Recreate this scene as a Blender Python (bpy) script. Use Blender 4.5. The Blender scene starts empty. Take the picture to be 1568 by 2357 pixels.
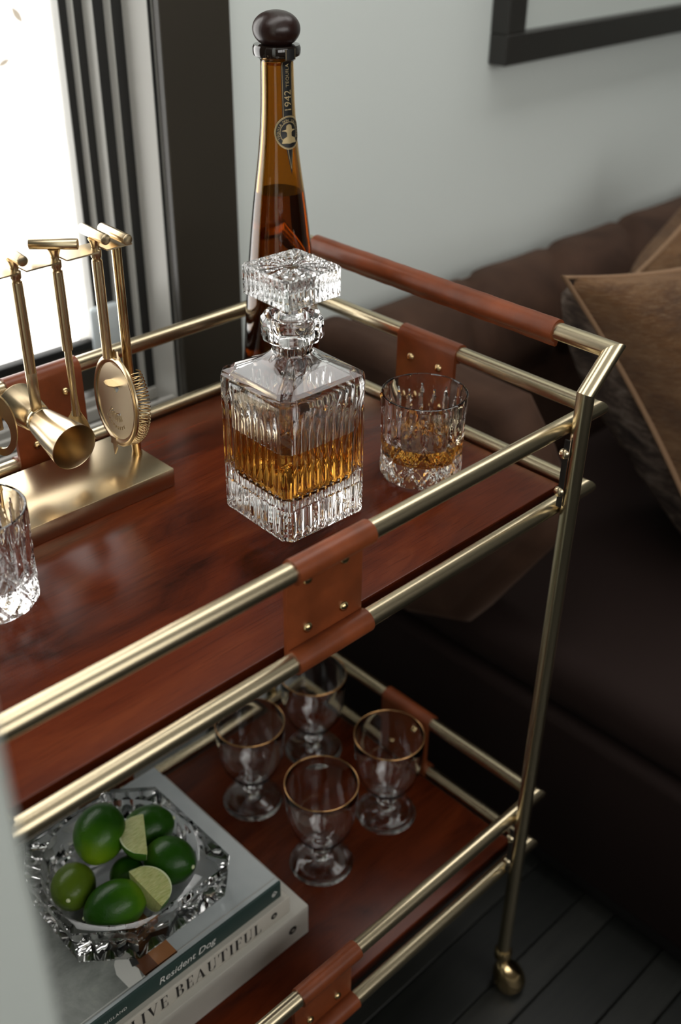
import bpy, bmesh, math, random
import numpy as np
from mathutils import Vector, Matrix
random.seed(7)
S = bpy.context.scene
COL = S.collection
PI = math.pi
FL = -0.895            # floor height
ZB = -0.0938           # top of the upper tray board
ZS = -0.6564           # top of the lower tray board

# ------------------------------------------------------------------ camera
cam_d = bpy.data.cameras.new('camera')
cam = bpy.data.objects.new('camera', cam_d); COL.objects.link(cam)
ya, pi_, ro = 0.793418689, 0.568075459, 0.0131659475
fw = Vector((math.cos(pi_)*math.cos(ya), math.cos(pi_)*math.sin(ya), -math.sin(pi_)))
rt = Vector((math.sin(ya), -math.cos(ya), 0)); up = rt.cross(fw)
r2 = math.cos(ro)*rt + math.sin(ro)*up; u2 = -math.sin(ro)*rt + math.cos(ro)*up
m = Matrix((r2, u2, -fw)).transposed().to_4x4()
m.translation = Vector((-0.877938685, -0.521215321, 0.500648252))
cam.matrix_world = m
cam_d.sensor_fit = 'VERTICAL'; cam_d.sensor_height = 36.0; cam_d.sensor_width = 24.0
cam_d.lens = 2478.36077/2357*36
cam_d.clip_start = 0.02
cam_d.dof.use_dof = True; cam_d.dof.focus_distance = 1.05; cam_d.dof.aperture_fstop = 3.3
S.camera = cam
CAM = m.translation.copy()

# ------------------------------------------------------------------ world, light, exposure
W = bpy.data.worlds.new('sky'); S.world = W; W.use_nodes = True
wn = W.node_tree.nodes; wl = W.node_tree.links
bg = wn['Background']
bg.inputs[0].default_value = (1.0, 0.985, 0.95, 1); bg.inputs[1].default_value = 2.0
S.view_settings.view_transform = 'Standard'; S.view_settings.look = 'None'
S.view_settings.exposure = 1.0; S.view_settings.gamma = 1.0
S.view_settings.use_curve_mapping = False
S.cycles.use_denoising = True
S.cycles.max_bounces = 14; S.cycles.transmission_bounces = 14; S.cycles.glossy_bounces = 6
S.cycles.diffuse_bounces = 4; S.cycles.transparent_max_bounces = 12
S.cycles.blur_glossy = 0.6; S.cycles.sample_clamp_indirect = 6.0
def portal(name, loc, rot, sx, sy):
    d = bpy.data.lights.new(name, 'AREA'); d.shape = 'RECTANGLE'; d.size = sx; d.size_y = sy
    d.cycles.is_portal = True
    o = bpy.data.objects.new(name, d); o.location = loc; o.rotation_euler = rot; COL.objects.link(o)
portal('daylight_opening', (-0.7, -2.38, .985), (PI/2, 0, 0), 2.8, 1.27)
YW = 0.66              # room face of the back wall
W1 = (-2.3, -0.13, -0.12, 1.45)      # window in the back wall: x0 x1 z0 z1
SK = (-1.5, 2.9, -0.20, 0.62)         # unseen ceiling skylight, added for light from above: x0 x1 y0 y1
XR = 3.1
W3 = (-2.1, 0.7, 0.35, 1.62)       # unseen front wall window behind the camera, added as fill: x0 x1 z0 z1
portal('daylight_opening', ((W1[0]+W1[1])/2, 0.79, (W1[2]+W1[3])/2), (-PI/2, 0, 0), W1[1]-W1[0], W1[3]-W1[2])
portal('daylight_opening', ((SK[0]+SK[1])/2, (SK[2]+SK[3])/2, 1.82), (0, 0, 0), SK[1]-SK[0], SK[3]-SK[2])

# ------------------------------------------------------------------ materials
def mat(name, col=(.5, .5, .5), rough=.5, metal=0., **k):
    M = bpy.data.materials.new(name); M.use_nodes = True
    b = M.node_tree.nodes['Principled BSDF']
    b.inputs['Base Color'].default_value = (*col, 1)
    b.inputs['Roughness'].default_value = rough; b.inputs['Metallic'].default_value = metal
    for n, v in k.items():
        b.inputs[n.replace('_', ' ')].default_value = v
    return M
def nodes(M): return M.node_tree.nodes, M.node_tree.links, M.node_tree.nodes['Principled BSDF']
def coords(M, scale=(1, 1, 1), space='Object'):
    n, l, b = nodes(M)
    t = n.new('ShaderNodeTexCoord'); mp = n.new('ShaderNodeMapping')
    mp.inputs['Scale'].default_value = scale
    l.new(t.outputs[space], mp.inputs[0]); return mp.outputs[0]
def noise(M, vec, scale, detail=4, rough=.55, dist=0.):
    n, l, b = nodes(M); t = n.new('ShaderNodeTexNoise')
    t.inputs['Scale'].default_value = scale; t.inputs['Detail'].default_value = detail
    t.inputs['Roughness'].default_value = rough; t.inputs['Distortion'].default_value = dist
    l.new(vec, t.inputs['Vector']); return t.outputs[0]
def ramp(M, fac, stops):
    n, l, b = nodes(M); r = n.new('ShaderNodeValToRGB')
    e = r.color_ramp.elements
    while len(e) < len(stops): e.new(.5)
    for x, (p, c) in zip(e, stops):
        x.position = p; x.color = (*c, 1) if len(c) == 3 else c
    l.new(fac, r.inputs[0]); return r.outputs[0]
def bump(M, h, strength=.2, dist=.002, prev=None):
    n, l, b = nodes(M); u = n.new('ShaderNodeBump')
    u.inputs['Strength'].default_value = strength; u.inputs['Distance'].default_value = dist
    l.new(h, u.inputs['Height'])
    if prev is not None: l.new(prev, u.inputs['Normal'])
    l.new(u.outputs[0], b.inputs['Normal']); return u.outputs[0]
def setc(M, out, sock='Base Color'):
    n, l, b = nodes(M); l.new(out, b.inputs[sock])
def mixc(M, fac, a, c):
    n, l, b = nodes(M); x = n.new('ShaderNodeMix'); x.data_type = 'RGBA'
    for s, v in ((0, fac), (6, a), (7, c)):
        if hasattr(v, 'links') or not isinstance(v, (tuple, float)): l.new(v, x.inputs[s])
        else: x.inputs[s].default_value = v if isinstance(v, float) else (*v, 1)
    return x.outputs[2]

M_BRASS = mat('brushed_brass', (.62, .525, .355), .27, 1.0)
M_BRASS_POL = mat('polished_brass', (.62, .46, .24), .16, 1.0)
M_BRASS_TOOL = mat('satin_brass', (.60, .48, .31), .25, 1.0)
M_BRASS_DISC = mat('brushed_disc_brass', (.62, .53, .37), .40, 1.0)
M_BRASS_DARK = mat('aged_brass', (.50, .34, .15), .3, 1.0)

M_WOOD = mat('mahogany', (.1, .025, .012), .23, 0, Specular_IOR_Level=.15)
v = coords(M_WOOD, (2.0, 9, 9)); g1 = noise(M_WOOD, v, 1.7, 6, .58, 1.5)
c1 = ramp(M_WOOD, g1, [(.30, (.030, .0060, .0024)), (.42, (.066, .0118, .0036)), (.56, (.094, .0165, .0046)), (.72, (.128, .0260, .0072))])
v2 = coords(M_WOOD, (10, 260, 60)); g2 = noise(M_WOOD, v2, 2.0, 3, .6)
pores = ramp(M_WOOD, g2, [(.34, (.62, .62, .62)), (.44, (1, 1, 1))])
n_, l_, b_ = nodes(M_WOOD); mx = n_.new('ShaderNodeMix'); mx.data_type = 'RGBA'; mx.blend_type = 'MULTIPLY'
mx.inputs[0].default_value = .7; l_.new(c1, mx.inputs[6]); l_.new(pores, mx.inputs[7]); setc(M_WOOD, mx.outputs[2])
bump(M_WOOD, g2, .12, .0006)

def leather(name, col):
    M = mat(name, col, .36, 0, Specular_IOR_Level=.42)
    v = coords(M); a = noise(M, v, 26, 5); b2 = noise(M, v, 900, 3)
    setc(M, ramp(M, a, [(.3, tuple(c*.72 for c in col)), (.7, tuple(c*1.25 for c in col))]))
    bump(M, b2, .22, .0006); return M
M_LEATHER = leather('tan_leather', (.185, .044, .0130))
M_LEDGE = mat('leather_edge', (.23, .11, .055), .75)

M_GLASS = mat('clear_glass', (1, 1, 1), 0.0, 0, Transmission_Weight=1.0, IOR=1.5)
M_FROST = mat('frosted_glass', (.98, .98, .98), .28, 0, Transmission_Weight=1.0, IOR=1.5)
M_WHISKY = mat('whisky', (.68, .32, .05), 0.0, 0, Transmission_Weight=1.0, IOR=1.36)
M_AMBER = mat('amber_glass', (.57, .315, .08), 0.0, 0, Transmission_Weight=1.0, IOR=1.5)
M_TEQ = mat('tequila', (.52, .28, .09), 0.0, 0, Transmission_Weight=1.0, IOR=1.36)
M_KNOB = mat('dark_stained_wood', (.020, .008, .006), .3)
v = coords(M_KNOB, (40, 40, 12)); bump(M_KNOB, noise(M_KNOB, v, 5, 5), .25, .001)
M_COLLAR = mat('dark_glass_collar', (.012, .008, .006), .08, 0, Coat_Weight=.6)
M_LABEL = mat('black_label', (.010, .010, .010), .38)
M_GOLD = mat('gold_print', (.55, .42, .22), .35, .4)
M_GOLDRIM = mat('gold_rim', (.75, .42, .18), .22, 1.0)
M_BLACK = mat('black_slot', (.006, .005, .004), .6)

M_WALL = mat('painted_plaster', (.78, .83, .80), .62)
v = coords(M_WALL); bump(M_WALL, noise(M_WALL, v, 90, 4), .06, .002)
M_CEIL = mat('white_ceiling', (.75, .75, .73), .8)
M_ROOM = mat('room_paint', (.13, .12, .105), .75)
M_TRIM = mat('bronze_frame', (.040, .034, .025), .42)
M_ALU = mat('lightened_aluminium', (.60, .59, .55), .42)  # frame tone lightened to carry the sky light on the jamb faces
M_GASKET_SHADE = mat('gasket_shade_black', (.012, .012, .011), .6)  # rubber under the pane, and painted shade on the jamb steps
M_LATCH = mat('pale_blue_plastic', (.78, .86, .90), .3)
M_PANE = bpy.data.materials.new('window_glass'); M_PANE.use_nodes = True
n_ = M_PANE.node_tree.nodes; l_ = M_PANE.node_tree.links; n_.remove(n_['Principled BSDF'])
tr = n_.new('ShaderNodeBsdfTransparent'); gl = n_.new('ShaderNodeBsdfGlossy'); gl.inputs['Roughness'].default_value = 0.0
fr = n_.new('ShaderNodeFresnel'); fr.inputs[0].default_value = 1.3; ms = n_.new('ShaderNodeMixShader')
l_.new(fr.outputs[0], ms.inputs[0]); l_.new(tr.outputs[0], ms.inputs[1]); l_.new(gl.outputs[0], ms.inputs[2])
l_.new(ms.outputs[0], n_['Material Output'].inputs[0])
M_FLOOR = mat('dark_floorboard', (.012, .013, .011), .5)
v = coords(M_FLOOR, (3, 40, 40)); g = noise(M_FLOOR, v, 3, 5)
setc(M_FLOOR, ramp(M_FLOOR, g, [(.3, (.0045, .0055, .0045)), (.7, (.010, .011, .009))]))
M_FLOOR2 = mat('pale_floorboard', (.03, .03, .025), .5)
v = coords(M_FLOOR2, (3, 40, 40)); g = noise(M_FLOOR2, v, 3, 5)
setc(M_FLOOR2, ramp(M_FLOOR2, g, [(.3, (.009, .0100, .0082)), (.7, (.019, .0195, .0165))]))

M_SOFA = mat('brown_velvet', (.060, .030, .020), .78, 0, Sheen_Weight=.10, Sheen_Roughness=.4, Specular_IOR_Level=.2)
M_SOFA.node_tree.nodes['Principled BSDF'].inputs['Sheen Tint'].default_value = (.75, .5, .38, 1)
v = coords(M_SOFA); a = noise(M_SOFA, v, 9, 5, .6, .6)
setc(M_SOFA, ramp(M_SOFA, a, [(.3, (.030, .0135, .0075)), (.7, (.064, .031, .018))]))
bump(M_SOFA, noise(M_SOFA, v, 5, 3), .25, .02)
M_SOFA_DARK = mat('sofa_base_fabric', (.010, .0045, .0032), .85, 0, Specular_IOR_Level=.2)
M_SEAT = mat('shaded_seat_fabric', (.015, .0075, .0058), .85, 0, Specular_IOR_Level=.2)  # sofa fabric darkened to stand in for shade on the seat
M_HIDE = mat('hair_on_hide', (.16, .075, .03), .6, 0, Specular_IOR_Level=.25, Sheen_Weight=.08, Sheen_Roughness=.35)
v = coords(M_HIDE, (1, 1, 3)); a = noise(M_HIDE, v, 5, 8, .75, .15); hb = noise(M_HIDE, coords(M_HIDE, (45, 45, 330)), 1.5, 6, .75, .4)
hc = ramp(M_HIDE, a, [(.32, (.060, .022, .007)), (.48, (.150, .066, .021)), (.62, (.23, .115, .045)), (.74, (.36, .25, .16))])
setc(M_HIDE, mixc(M_HIDE, ramp(M_HIDE, hb, [(.48, (.0,)*3), (.66, (.55,)*3)]), hc, (.30, .19, .105))); bump(M_HIDE, hb, .9, .006)
M_HIDE2 = mat('mottled_hide', (.10, .07, .05), .75)
v = coords(M_HIDE2, (1, 1, 2.5)); a = noise(M_HIDE2, v, 16, 8, .75, .6); hb = noise(M_HIDE2, coords(M_HIDE2, (60, 60, 300)), 1.5, 5, .7)
setc(M_HIDE2, ramp(M_HIDE2, a, [(.36, (.035, .022, .016)), (.50, (.17, .115, .085)), (.64, (.46, .36, .29))])); bump(M_HIDE2, hb, .9, .006)
M_PIPING = mat('hide_piping', (.24, .14, .075), .8)

M_PICFRAME = mat('black_frame', (.022, .020, .017), .42)
M_MAT = mat('picture_mount', (.58, .62, .59), .6)
M_PAPER = mat('book_pages', (.55, .50, .43), .8)
v = coords(M_PAPER, (1, 1, 400)); bump(M_PAPER, noise(M_PAPER, v, 2, 2), .5, .001)
M_BOOK_W = mat('white_cover', (.52, .50, .45), .55)
M_BOOK_C = mat('cream_cover', (.50, .47, .41), .55)
M_GREEN = mat('dark_green_spine', (.020, .045, .040), .55)
M_PHOTO = mat('printed_cover', (.40, .43, .43), .35)
v = coords(M_PHOTO); a = noise(M_PHOTO, v, 9, 4); setc(M_PHOTO, ramp(M_PHOTO, a, [(.3, (.33, .37, .38)), (.7, (.46, .49, .49))]))
M_STONEPIC = mat('printed_stone', (.2, .21, .19), .4)
v = coords(M_STONEPIC); a = noise(M_STONEPIC, v, 16, 7, .7, .4); setc(M_STONEPIC, ramp(M_STONEPIC, a, [(.3, (.11, .12, .11)), (.55, (.24, .255, .235)), (.75, (.38, .385, .33))]))
M_TANPIC = mat('printed_tan', (.30, .125, .045), .4)
M_BROWNPIC = mat('printed_brown', (.10, .035, .012), .4)
M_WHITEPIC = mat('printed_white', (.62, .62, .58), .4)
M_INK = mat('black_ink', (.012, .012, .012), .5)
M_WTEXT = mat('white_ink', (.72, .72, .69), .5)
M_GTEXT = mat('grey_ink', (.40, .40, .38), .5)

def lime(name, lo, hi, yel):
    M = mat(name, hi, .30, 0, Specular_IOR_Level=.26)
    v = coords(M); a = noise(M, v, 14, 4)
    vv = n = None
    n, l, b = nodes(M)
    sx = n.new('ShaderNodeSeparateXYZ'); l.new(v, sx.inputs[0])
    mr = n.new('ShaderNodeMapRange'); mr.inputs[1].default_value = -.036; mr.inputs[2].default_value = .034
    l.new(sx.outputs[2], mr.inputs[0])
    ad = n.new('ShaderNodeMath'); ad.operation = 'MULTIPLY_ADD'; ad.inputs[1].default_value = .7; l.new(a, ad.inputs[0]); l.new(mr.outputs[0], ad.inputs[2])
    sb = n.new('ShaderNodeMath'); sb.operation = 'SUBTRACT'; sb.inputs[1].default_value = .35; l.new(ad.outputs[0], sb.inputs[0])
    setc(M, ramp(M, sb.outputs[0], [(.0, yel), (.30, hi), (.65, lo), (1., lo)]))
    vo = n.new('ShaderNodeTexVoronoi'); vo.inputs['Scale'].default_value = 420; l.new(v, vo.inputs[0])
    bump(M, vo.outputs[0], .18, .0008); return M
M_LIME = lime('lime_skin', (.013, .060, .003), (.040, .125, .004), (.15, .25, .008))
M_LIME_Y = lime('yellowing_lime_skin', (.075, .125, .008), (.14, .19, .012), (.21, .23, .02))
M_RIND = mat('lime_rind', (.05, .15, .012), .4)
M_PITH = mat('lime_pith', (.55, .60, .36), .6)
M_FLESH = mat('lime_flesh', (.40, .42, .15), .28, 0, Subsurface_Weight=.25, Subsurface_Scale=.01)
v = coords(M_FLESH, (60, 400, 60)); a = noise(M_FLESH, v, 2.0, 5, .6)
setc(M_FLESH, ramp(M_FLESH, a, [(.3, (.27, .30, .08)), (.7, (.52, .53, .25))])); bump(M_FLESH, a, .3, .001)

# ------------------------------------------------------------------ mesh helpers
def merge(*parts):
    V = []; F = []
    for v, f in parts:
        o = len(V); V += [tuple(x) for x in v]; F += [tuple(i+o for i in q) for q in f]
    return V, F
def xf(vf, M4):
    v, f = vf; return [tuple(M4 @ Vector(p)) for p in v], f
def tr_(vf, t):
    v, f = vf; return [(p[0]+t[0], p[1]+t[1], p[2]+t[2]) for p in v], f
def obj(name, vf, material, parent=None, sharp=35, label=None, off=True, fix=True):
    """one mesh object; vertices are given in world coordinates"""
    v, f = vf
    o0 = Vector((0, 0, 0))
    if parent is not None and off:
        q = parent
        while q is not None: o0 = o0 + q.location; q = q.parent
    me = bpy.data.meshes.new(name)
    me.from_pydata([tuple(Vector(p)-o0) for p in v], [], [list(q) for q in f])
    if fix:
        bm = bmesh.new(); bm.from_mesh(me)
        bmesh.ops.recalc_face_normals(bm, faces=bm.faces); bm.to_mesh(me); bm.free()
    me.materials.append(material)
    if sharp is not None:
        for p in me.polygons: p.use_smooth = True
        me.set_sharp_from_angle(angle=math.radians(sharp))
    me.update()
    o = bpy.data.objects.new(name, me); COL.objects.link(o)
    if parent is not None: o.parent = parent
    if label: o['label'] = label
    return o
def thing(name, label, cat, loc=(0, 0, 0), group=None):
    o = bpy.data.objects.new(name, None); COL.objects.link(o); o.location = loc
    o.empty_display_size = .05
    o['label'] = label; o['category'] = cat
    if group: o['group'] = group
    return o
def centre(o):
    """move a top-level mesh's origin to the middle of its base"""
    me = o.data; vs = np.array([v.co[:] for v in me.vertices])
    c = (vs.min(0)+vs.max(0))/2; c[2] = vs[:, 2].min()
    me.transform(Matrix.Translation(-Vector(c))); o.location = Vector(c); return o
def struct(o): o['kind'] = 'structure'; return o
def copy_tree(o, parent=None):
    c = o.copy(); COL.objects.link(c); c.parent = parent
    for ch in list(o.children): copy_tree(ch, c)
    return c
def bevel_box(x0, x1, y0, y1, z0, z1, b=0., seg=2):
    bm = bmesh.new(); bmesh.ops.create_cube(bm, size=1)
    for v in bm.verts:
        v.co = Vector((x0+(v.co.x+.5)*(x1-x0), y0+(v.co.y+.5)*(y1-y0), z0+(v.co.z+.5)*(z1-z0)))
    if b > 0: bmesh.ops.bevel(bm, geom=bm.edges[:], offset=b, segments=seg, profile=.5, affect='EDGES')
    bm.verts.ensure_lookup_table()
    r = ([tuple(v.co) for v in bm.verts], [tuple(v.index for v in f.verts) for f in bm.faces]); bm.free(); return r
def frame_of(d):
    d = Vector(d).normalized(); a = Vector((0, 0, 1)) if abs(d.z) < .9 else Vector((1, 0, 0))
    u = d.cross(a).normalized(); return u, d.cross(u).normalized(), d
def tube(A, B, r, n=28, na=None, nb=None, capr=0.):
    """straight tube A-B; na/nb: normals of the mitre planes at its ends"""
    A = Vector(A); B = Vector(B); u, w, d = frame_of(B-A); V = []
    rings = []
    for P, N in ((A, na), (B, nb)):
        N = Vector(N) if N is not None else d; ring = []
        for i in range(n):
            t = 2*PI*i/n; q = u*math.cos(t)*r + w*math.sin(t)*r
            s = -(q.dot(N))/(d.dot(N)); ring.append(P+q+d*s)
        rings.append(ring)
    if capr > 0 and na is None and nb is None:
        L = (B-A).length; rs = []
        for s, rr in ((0, r-capr), (capr*.35, r-capr*.3), (capr, r), (L-capr, r), (L-capr*.35, r-capr*.3), (L, r-capr)):
            rs.append([A+d*s+(u*math.cos(2*PI*i/n)+w*math.sin(2*PI*i/n))*rr for i in range(n)])
        rings = rs
    V = [tuple(p) for R in rings for p in R]; F = []
    for k in range(len(rings)-1):
        for i in range(n):
            j = (i+1) % n; F.append((k*n+i, k*n+j, (k+1)*n+j, (k+1)*n+i))
    F.append(tuple(range(n-1, -1, -1))); F.append(tuple((len(rings)-1)*n+i for i in range(n)))
    return V, F
def lathe(prof, n=48, c=(0, 0, 0), cap0=True, cap1=True, closed=False, axis=None):
    V = []; F = []
    for r, z in prof:
        for i in range(n):
            t = 2*PI*i/n; V.append((r*math.cos(t), r*math.sin(t), z))
    K = len(prof)
    for k in range(K if closed else K-1):
        k2 = (k+1) % K
        for i in range(n):
            j = (i+1) % n; F.append((k*n+i, k*n+j, k2*n+j, k2*n+i))
    if not closed:
        if cap0: F.append(tuple(range(n-1, -1, -1)))
        if cap1: F.append(tuple((K-1)*n+i for i in range(n)))
    if axis is not None:
        u, w, d = frame_of(axis); V = [tuple(u*x+w*y+d*z) for x, y, z in V]
    return [(x+c[0], y+c[1], z+c[2]) for x, y, z in V], F
def rings_mesh(rings, cap0=True, cap1=True):
    n = len(rings[0]); V = [tuple(p) for R in rings for p in R]; F = []
    for k in range(len(rings)-1):
        for i in range(n):
            j = (i+1) % n; F.append((k*n+i, k*n+j, (k+1)*n+j, (k+1)*n+i))
    if cap0: F.append(tuple(range(n-1, -1, -1)))
    if cap1: F.append(tuple((len(rings)-1)*n+i for i in range(n)))
    return V, F
def extrude(poly, h, fn):
    """poly [(a,b)], thickness h; fn(a,b,c)->point"""
    n = len(poly); V = [fn(a, b, 0) for a, b in poly]+[fn(a, b, h) for a, b in poly]
    F = [tuple(range(n)), tuple(range(2*n-1, n-1, -1))]+[(i, (i+1) % n, n+(i+1) % n, n+i) for i in range(n)]
    return V, F
def ellip(c, rx, ry, rz, nu=28, nv=16, M3=None, fn=None):
    V = []; F = []
    for k in range(1, nv):
        ph = PI*k/nv
        for i in range(nu):
            t = 2*PI*i/nu; p = Vector((math.sin(ph)*math.cos(t), math.sin(ph)*math.sin(t), -math.cos(ph)))
            s = fn(p) if fn else 1
            V.append(Vector((p.x*rx*s, p.y*ry*s, p.z*rz*s)))
    V += [Vector((0, 0, -rz)), Vector((0, 0, rz))]
    for k in range(nv-2):
        for i in range(nu):
            j = (i+1) % nu; F.append((k*nu+i, k*nu+j, (k+1)*nu+j, (k+1)*nu+i))
    b = len(V)-2
    for i in range(nu):
        j = (i+1) % nu; F.append((b, j, i)); F.append((b+1, (nv-2)*nu+i, (nv-2)*nu+j))
    if M3 is not None: V = [M3 @ p for p in V]
    return [tuple(p+Vector(c)) for p in V], F
def tri(x): x = x % 1.0; return min(x, 1-x)
def text_mesh(s, size=1.0, shear=0., space=1.0):
    cu = bpy.data.curves.new('txt', 'FONT'); cu.body = s; cu.size = size; cu.shear = shear
    cu.space_character = space; cu.align_x = 'LEFT'; cu.fill_mode = 'FRONT'; cu.resolution_u = 3
    o = bpy.data.objects.new('txt', cu); COL.objects.link(o)
    bpy.context.view_layer.update()
    me = bpy.data.meshes.new_from_object(o.evaluated_get(bpy.context.evaluated_depsgraph_get()))
    V = [tuple(v.co) for v in me.vertices]; F = [tuple(p.vertices) for p in me.polygons]
    bpy.data.objects.remove(o); bpy.data.curves.remove(cu); bpy.data.meshes.remove(me)
    return V, F
def remap(vf, fn): return [tuple(fn(*p)) for p in vf[0]], vf[1]
def width(vf):
    xs = [p[0] for p in vf[0]]; return min(xs), max(xs)

# high-contrast serif capitals, unit height
def didone(word, gap=.16):
    k, h = .17, .035
    R = lambda x0, x1, y0, y1: [(x0, y0), (x1, y0), (x1, y1), (x0, y1)]
    def ser(x, w, y): return R(x-.07, x+w+.07, y, y+h) if y < .5 else R(x-.07, x+w+.07, y-h, y)
    def bowl(cx, cy, rx, ry, t0, t1, thick, n=12):
        out = []
        for i in range(n):
            a = t0+(t1-t0)*i/n; b = t0+(t1-t0)*(i+1)/n
            wa = h+(thick-h)*abs(math.cos(a)); wb = h+(thick-h)*abs(math.cos(b))
            out.append([(cx+(rx-wa*0)*math.cos(a), cy+ry*math.sin(a)), (cx+rx*math.cos(b), cy+ry*math.sin(b)),
                        (cx+(rx-wb)*math.cos(b), cy+(ry-h)*math.sin(b)), (cx+(rx-wa)*math.cos(a), cy+(ry-h)*math.sin(a))])
        return out
    G = {
     'L': ([R(.07, .07+k, 0, 1), ser(.07, k, 1), R(0, .58, 0, h), [(.58, 0), (.58, .3), (.55, .3), (.50, h)]], .58),
     'I': ([R(.07, .07+k, 0, 1), ser(.07, k, 1), ser(.07, k, 0)], .31),
     'V': ([[(.05, 1), (.24, 1), (.45, .12), (.38, 0)], [(.36, 0), (.40, 0), (.72, 1), (.68, 1)], R(-.02, .31, 1-h, 1), R(.60, .80, 1-h, 1)], .78),
     'E': ([R(.07, .07+k, 0, 1), R(0, .56, 0, h), R(0, .56, 1-h, 1), R(.2, .44, .49, .49+h), [(.56, 0), (.56, .28), (.53, .28), (.48, h)],
            [(.56, 1), (.56, .74), (.53, .74), (.48, 1-h)], R(.42, .445, .40, .62)], .58),
     'B': ([R(.07, .07+k, 0, 1), R(0, .34, 0, h), R(0, .34, 1-h, 1), R(.2, .36, .50, .50+h)]+bowl(.33, .765, .25, .235, -PI/2, PI/2, k)+bowl(.34, .26, .29, .26, -PI/2, PI/2, k), .64),
     'A': ([[(.40, 1), (.44, 1), (.08, 0), (.04, 0)], [(.36, .93), (.44, 1), (.74, 0), (.54, 0)], R(.16, .58, .30, .30+h), R(-.04, .18, 0, h), R(.46, .82, 0, h)], .80),
     'U': ([R(.07, .07+k, .25, 1), R(.60, .60+h, .25, 1), ser(.07, k, 1), ser(.60, h, 1)]+bowl(.353, .25, .283, .25, PI, 2*PI, k*.75), .72),
     'T': ([R(.28, .28+k, 0, 1), ser(.28, k, 0), R(0, .73, 1-h, 1), [(0, 1), (0, .72), (.03, .72), (.08, 1-h)], [(.73, 1), (.73, .72), (.70, .72), (.65, 1-h)]], .75),
     'F': ([R(.07, .07+k, 0, 1), ser(.07, k, 0), R(0, .55, 1-h, 1), R(.2, .44, .49, .49+h), [(.55, 1), (.55, .72), (.52, .72), (.47, 1-h)], R(.42, .445, .40, .62)], .57),
    }
    V = []; F = []; x = 0
    for ch in word:
        if ch == ' ': x += .42; continue
        polys, w = G[ch]
        for P in polys:
            o = len(V); V += [(x+a, b, 0) for a, b in P]; F.append(tuple(range(o, o+len(P))))
        x += w+gap
    return (V, F), x-gap

# ================================================================== the room
ZC = 1.75; XL = -3.2; YF = -2.3
W1 = (-2.3, -0.1063, -0.144, 1.45); YG = 0.7896
def wall_with_hole(name, u0, u1, z0, z1, hole, fn):
    a0, a1, b0, b1 = hole; parts = []
    for (p0, p1, q0, q1) in ((u0, a0, z0, z1), (a1, u1, z0, z1), (a0, a1, z0, b0), (a0, a1, b1, z1)):
        parts.append(bevel_box(p0, p1, 0, 1, q0, q1))
    v, f = merge(*parts); return [fn(*p) for p in v], f
wb = wall_with_hole('wall_back', XL, XR+.2, FL, ZC, (W1[0]-.06, -.02, -.30, W1[3]+.06), lambda u, t, z: (u, YW+.17*t, z))
struct(obj('wall_back', wb, M_WALL, sharp=None))
struct(obj('wall_right', bevel_box(XR, XR+.15, YF, YW, FL, ZC), M_WALL, sharp=None))
struct(obj('wall_left', bevel_box(XL-.15, XL, YF, YW, FL, ZC), M_ROOM, sharp=None))
wf = wall_with_hole('wall_front', XL-.15, XR+.2, FL, ZC, W3, lambda u, t, z: (u, YF-.15*t, z))
struct(obj('wall_front', wf, M_ROOM, sharp=None))
cl = wall_with_hole('ceiling', XL-.15, XR+.2, YF-.15, YW+.17, SK, lambda u, t, z: (u, z, ZC+.1*t))
struct(obj('ceiling', cl, M_CEIL, sharp=None))
fl = struct(obj('floor', bevel_box(XL-.15, XR+.2, YF-.15, YW+.17, FL-.08, FL-.012), M_FLOOR, sharp=None))
y = -1.309; light = True
while y < YW-.02:
    w = .055 if light else .083
    obj('plank', bevel_box(-1.9, 2.9, y+.0012, min(y+w, YW)-.0012, FL-.012, FL, .0012, 1), M_FLOOR2 if light else M_FLOOR, fl, sharp=30)
    y += w; light = not light
# white painted door jamb close to the camera, at the left edge of the picture
P0 = Vector((-.787, -.285, 0)); away = Vector((.36, .933, 0)); side = Vector((-.933, .36, 0))
jm = bevel_box(0, .32, 0, .035, FL, ZC, .004, 2)
M_JAMB = mat('white_door_paint', (.56, .60, .565), .5)
struct(obj('trim_1', ([tuple(P0+side*p[0]+away*p[1]+Vector((0, 0, p[2]))) for p in jm[0]], jm[1]), M_JAMB))

# window in the back wall: stepped bronze sliding frame
win = thing('window_1', '', '', (-.05, YW, -.30)); del win['label']; del win['category']; win['kind'] = 'structure'
steps = [(-0.0473, 0.645), (-0.0473, 0.6635), (-0.052, 0.6635), (-0.052, 0.7188), (-0.0674, 0.7188), (-0.0674, 0.7362), (-0.0826, 0.7362), (-0.0826, 0.7604), (-0.0951, 0.7604), (-0.0951, 0.7769), (-0.1063, 0.7769), (-0.1063, 0.7896)]
zb0, zt0 = -.30, W1[3]+.07
obj('casing', bevel_box(steps[0][0], .062, .645, YW-.0002, FL, zt0, .0015, 1), M_TRIM, win)
for k in range(1, len(steps)-2, 2):
    (xa, ya_), (xb, yb) = steps[k], steps[k+2] if k+2 < len(steps) else steps[-1]
    obj('frame_jamb', bevel_box(xb, -.02, ya_, yb if k+2 < len(steps)-1 else .83, zb0, zt0, .0008, 1), M_ALU, win)
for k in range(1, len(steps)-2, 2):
    obj('shade_strip', bevel_box(steps[k+2][0]+.0004, steps[k][0], steps[k][1]-.0012, steps[k][1]-.0001, zb0, zt0), M_GASKET_SHADE, win, None)  # dark strips paint the shade on the room-facing jamb steps
obj('gasket', bevel_box(W1[0], -.1063, .786, .80, W1[2]-.012, W1[2], .001, 1), M_GASKET_SHADE, win)
obj('bottom_rail', bevel_box(W1[0], -.0826, .755, .83, -.205, W1[2]-.012, .002, 1), M_TRIM, win)
obj('sill', bevel_box(W1[0], -.02, .645, .83, -.262, -.232, .002, 1), M_TRIM, win)
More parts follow.
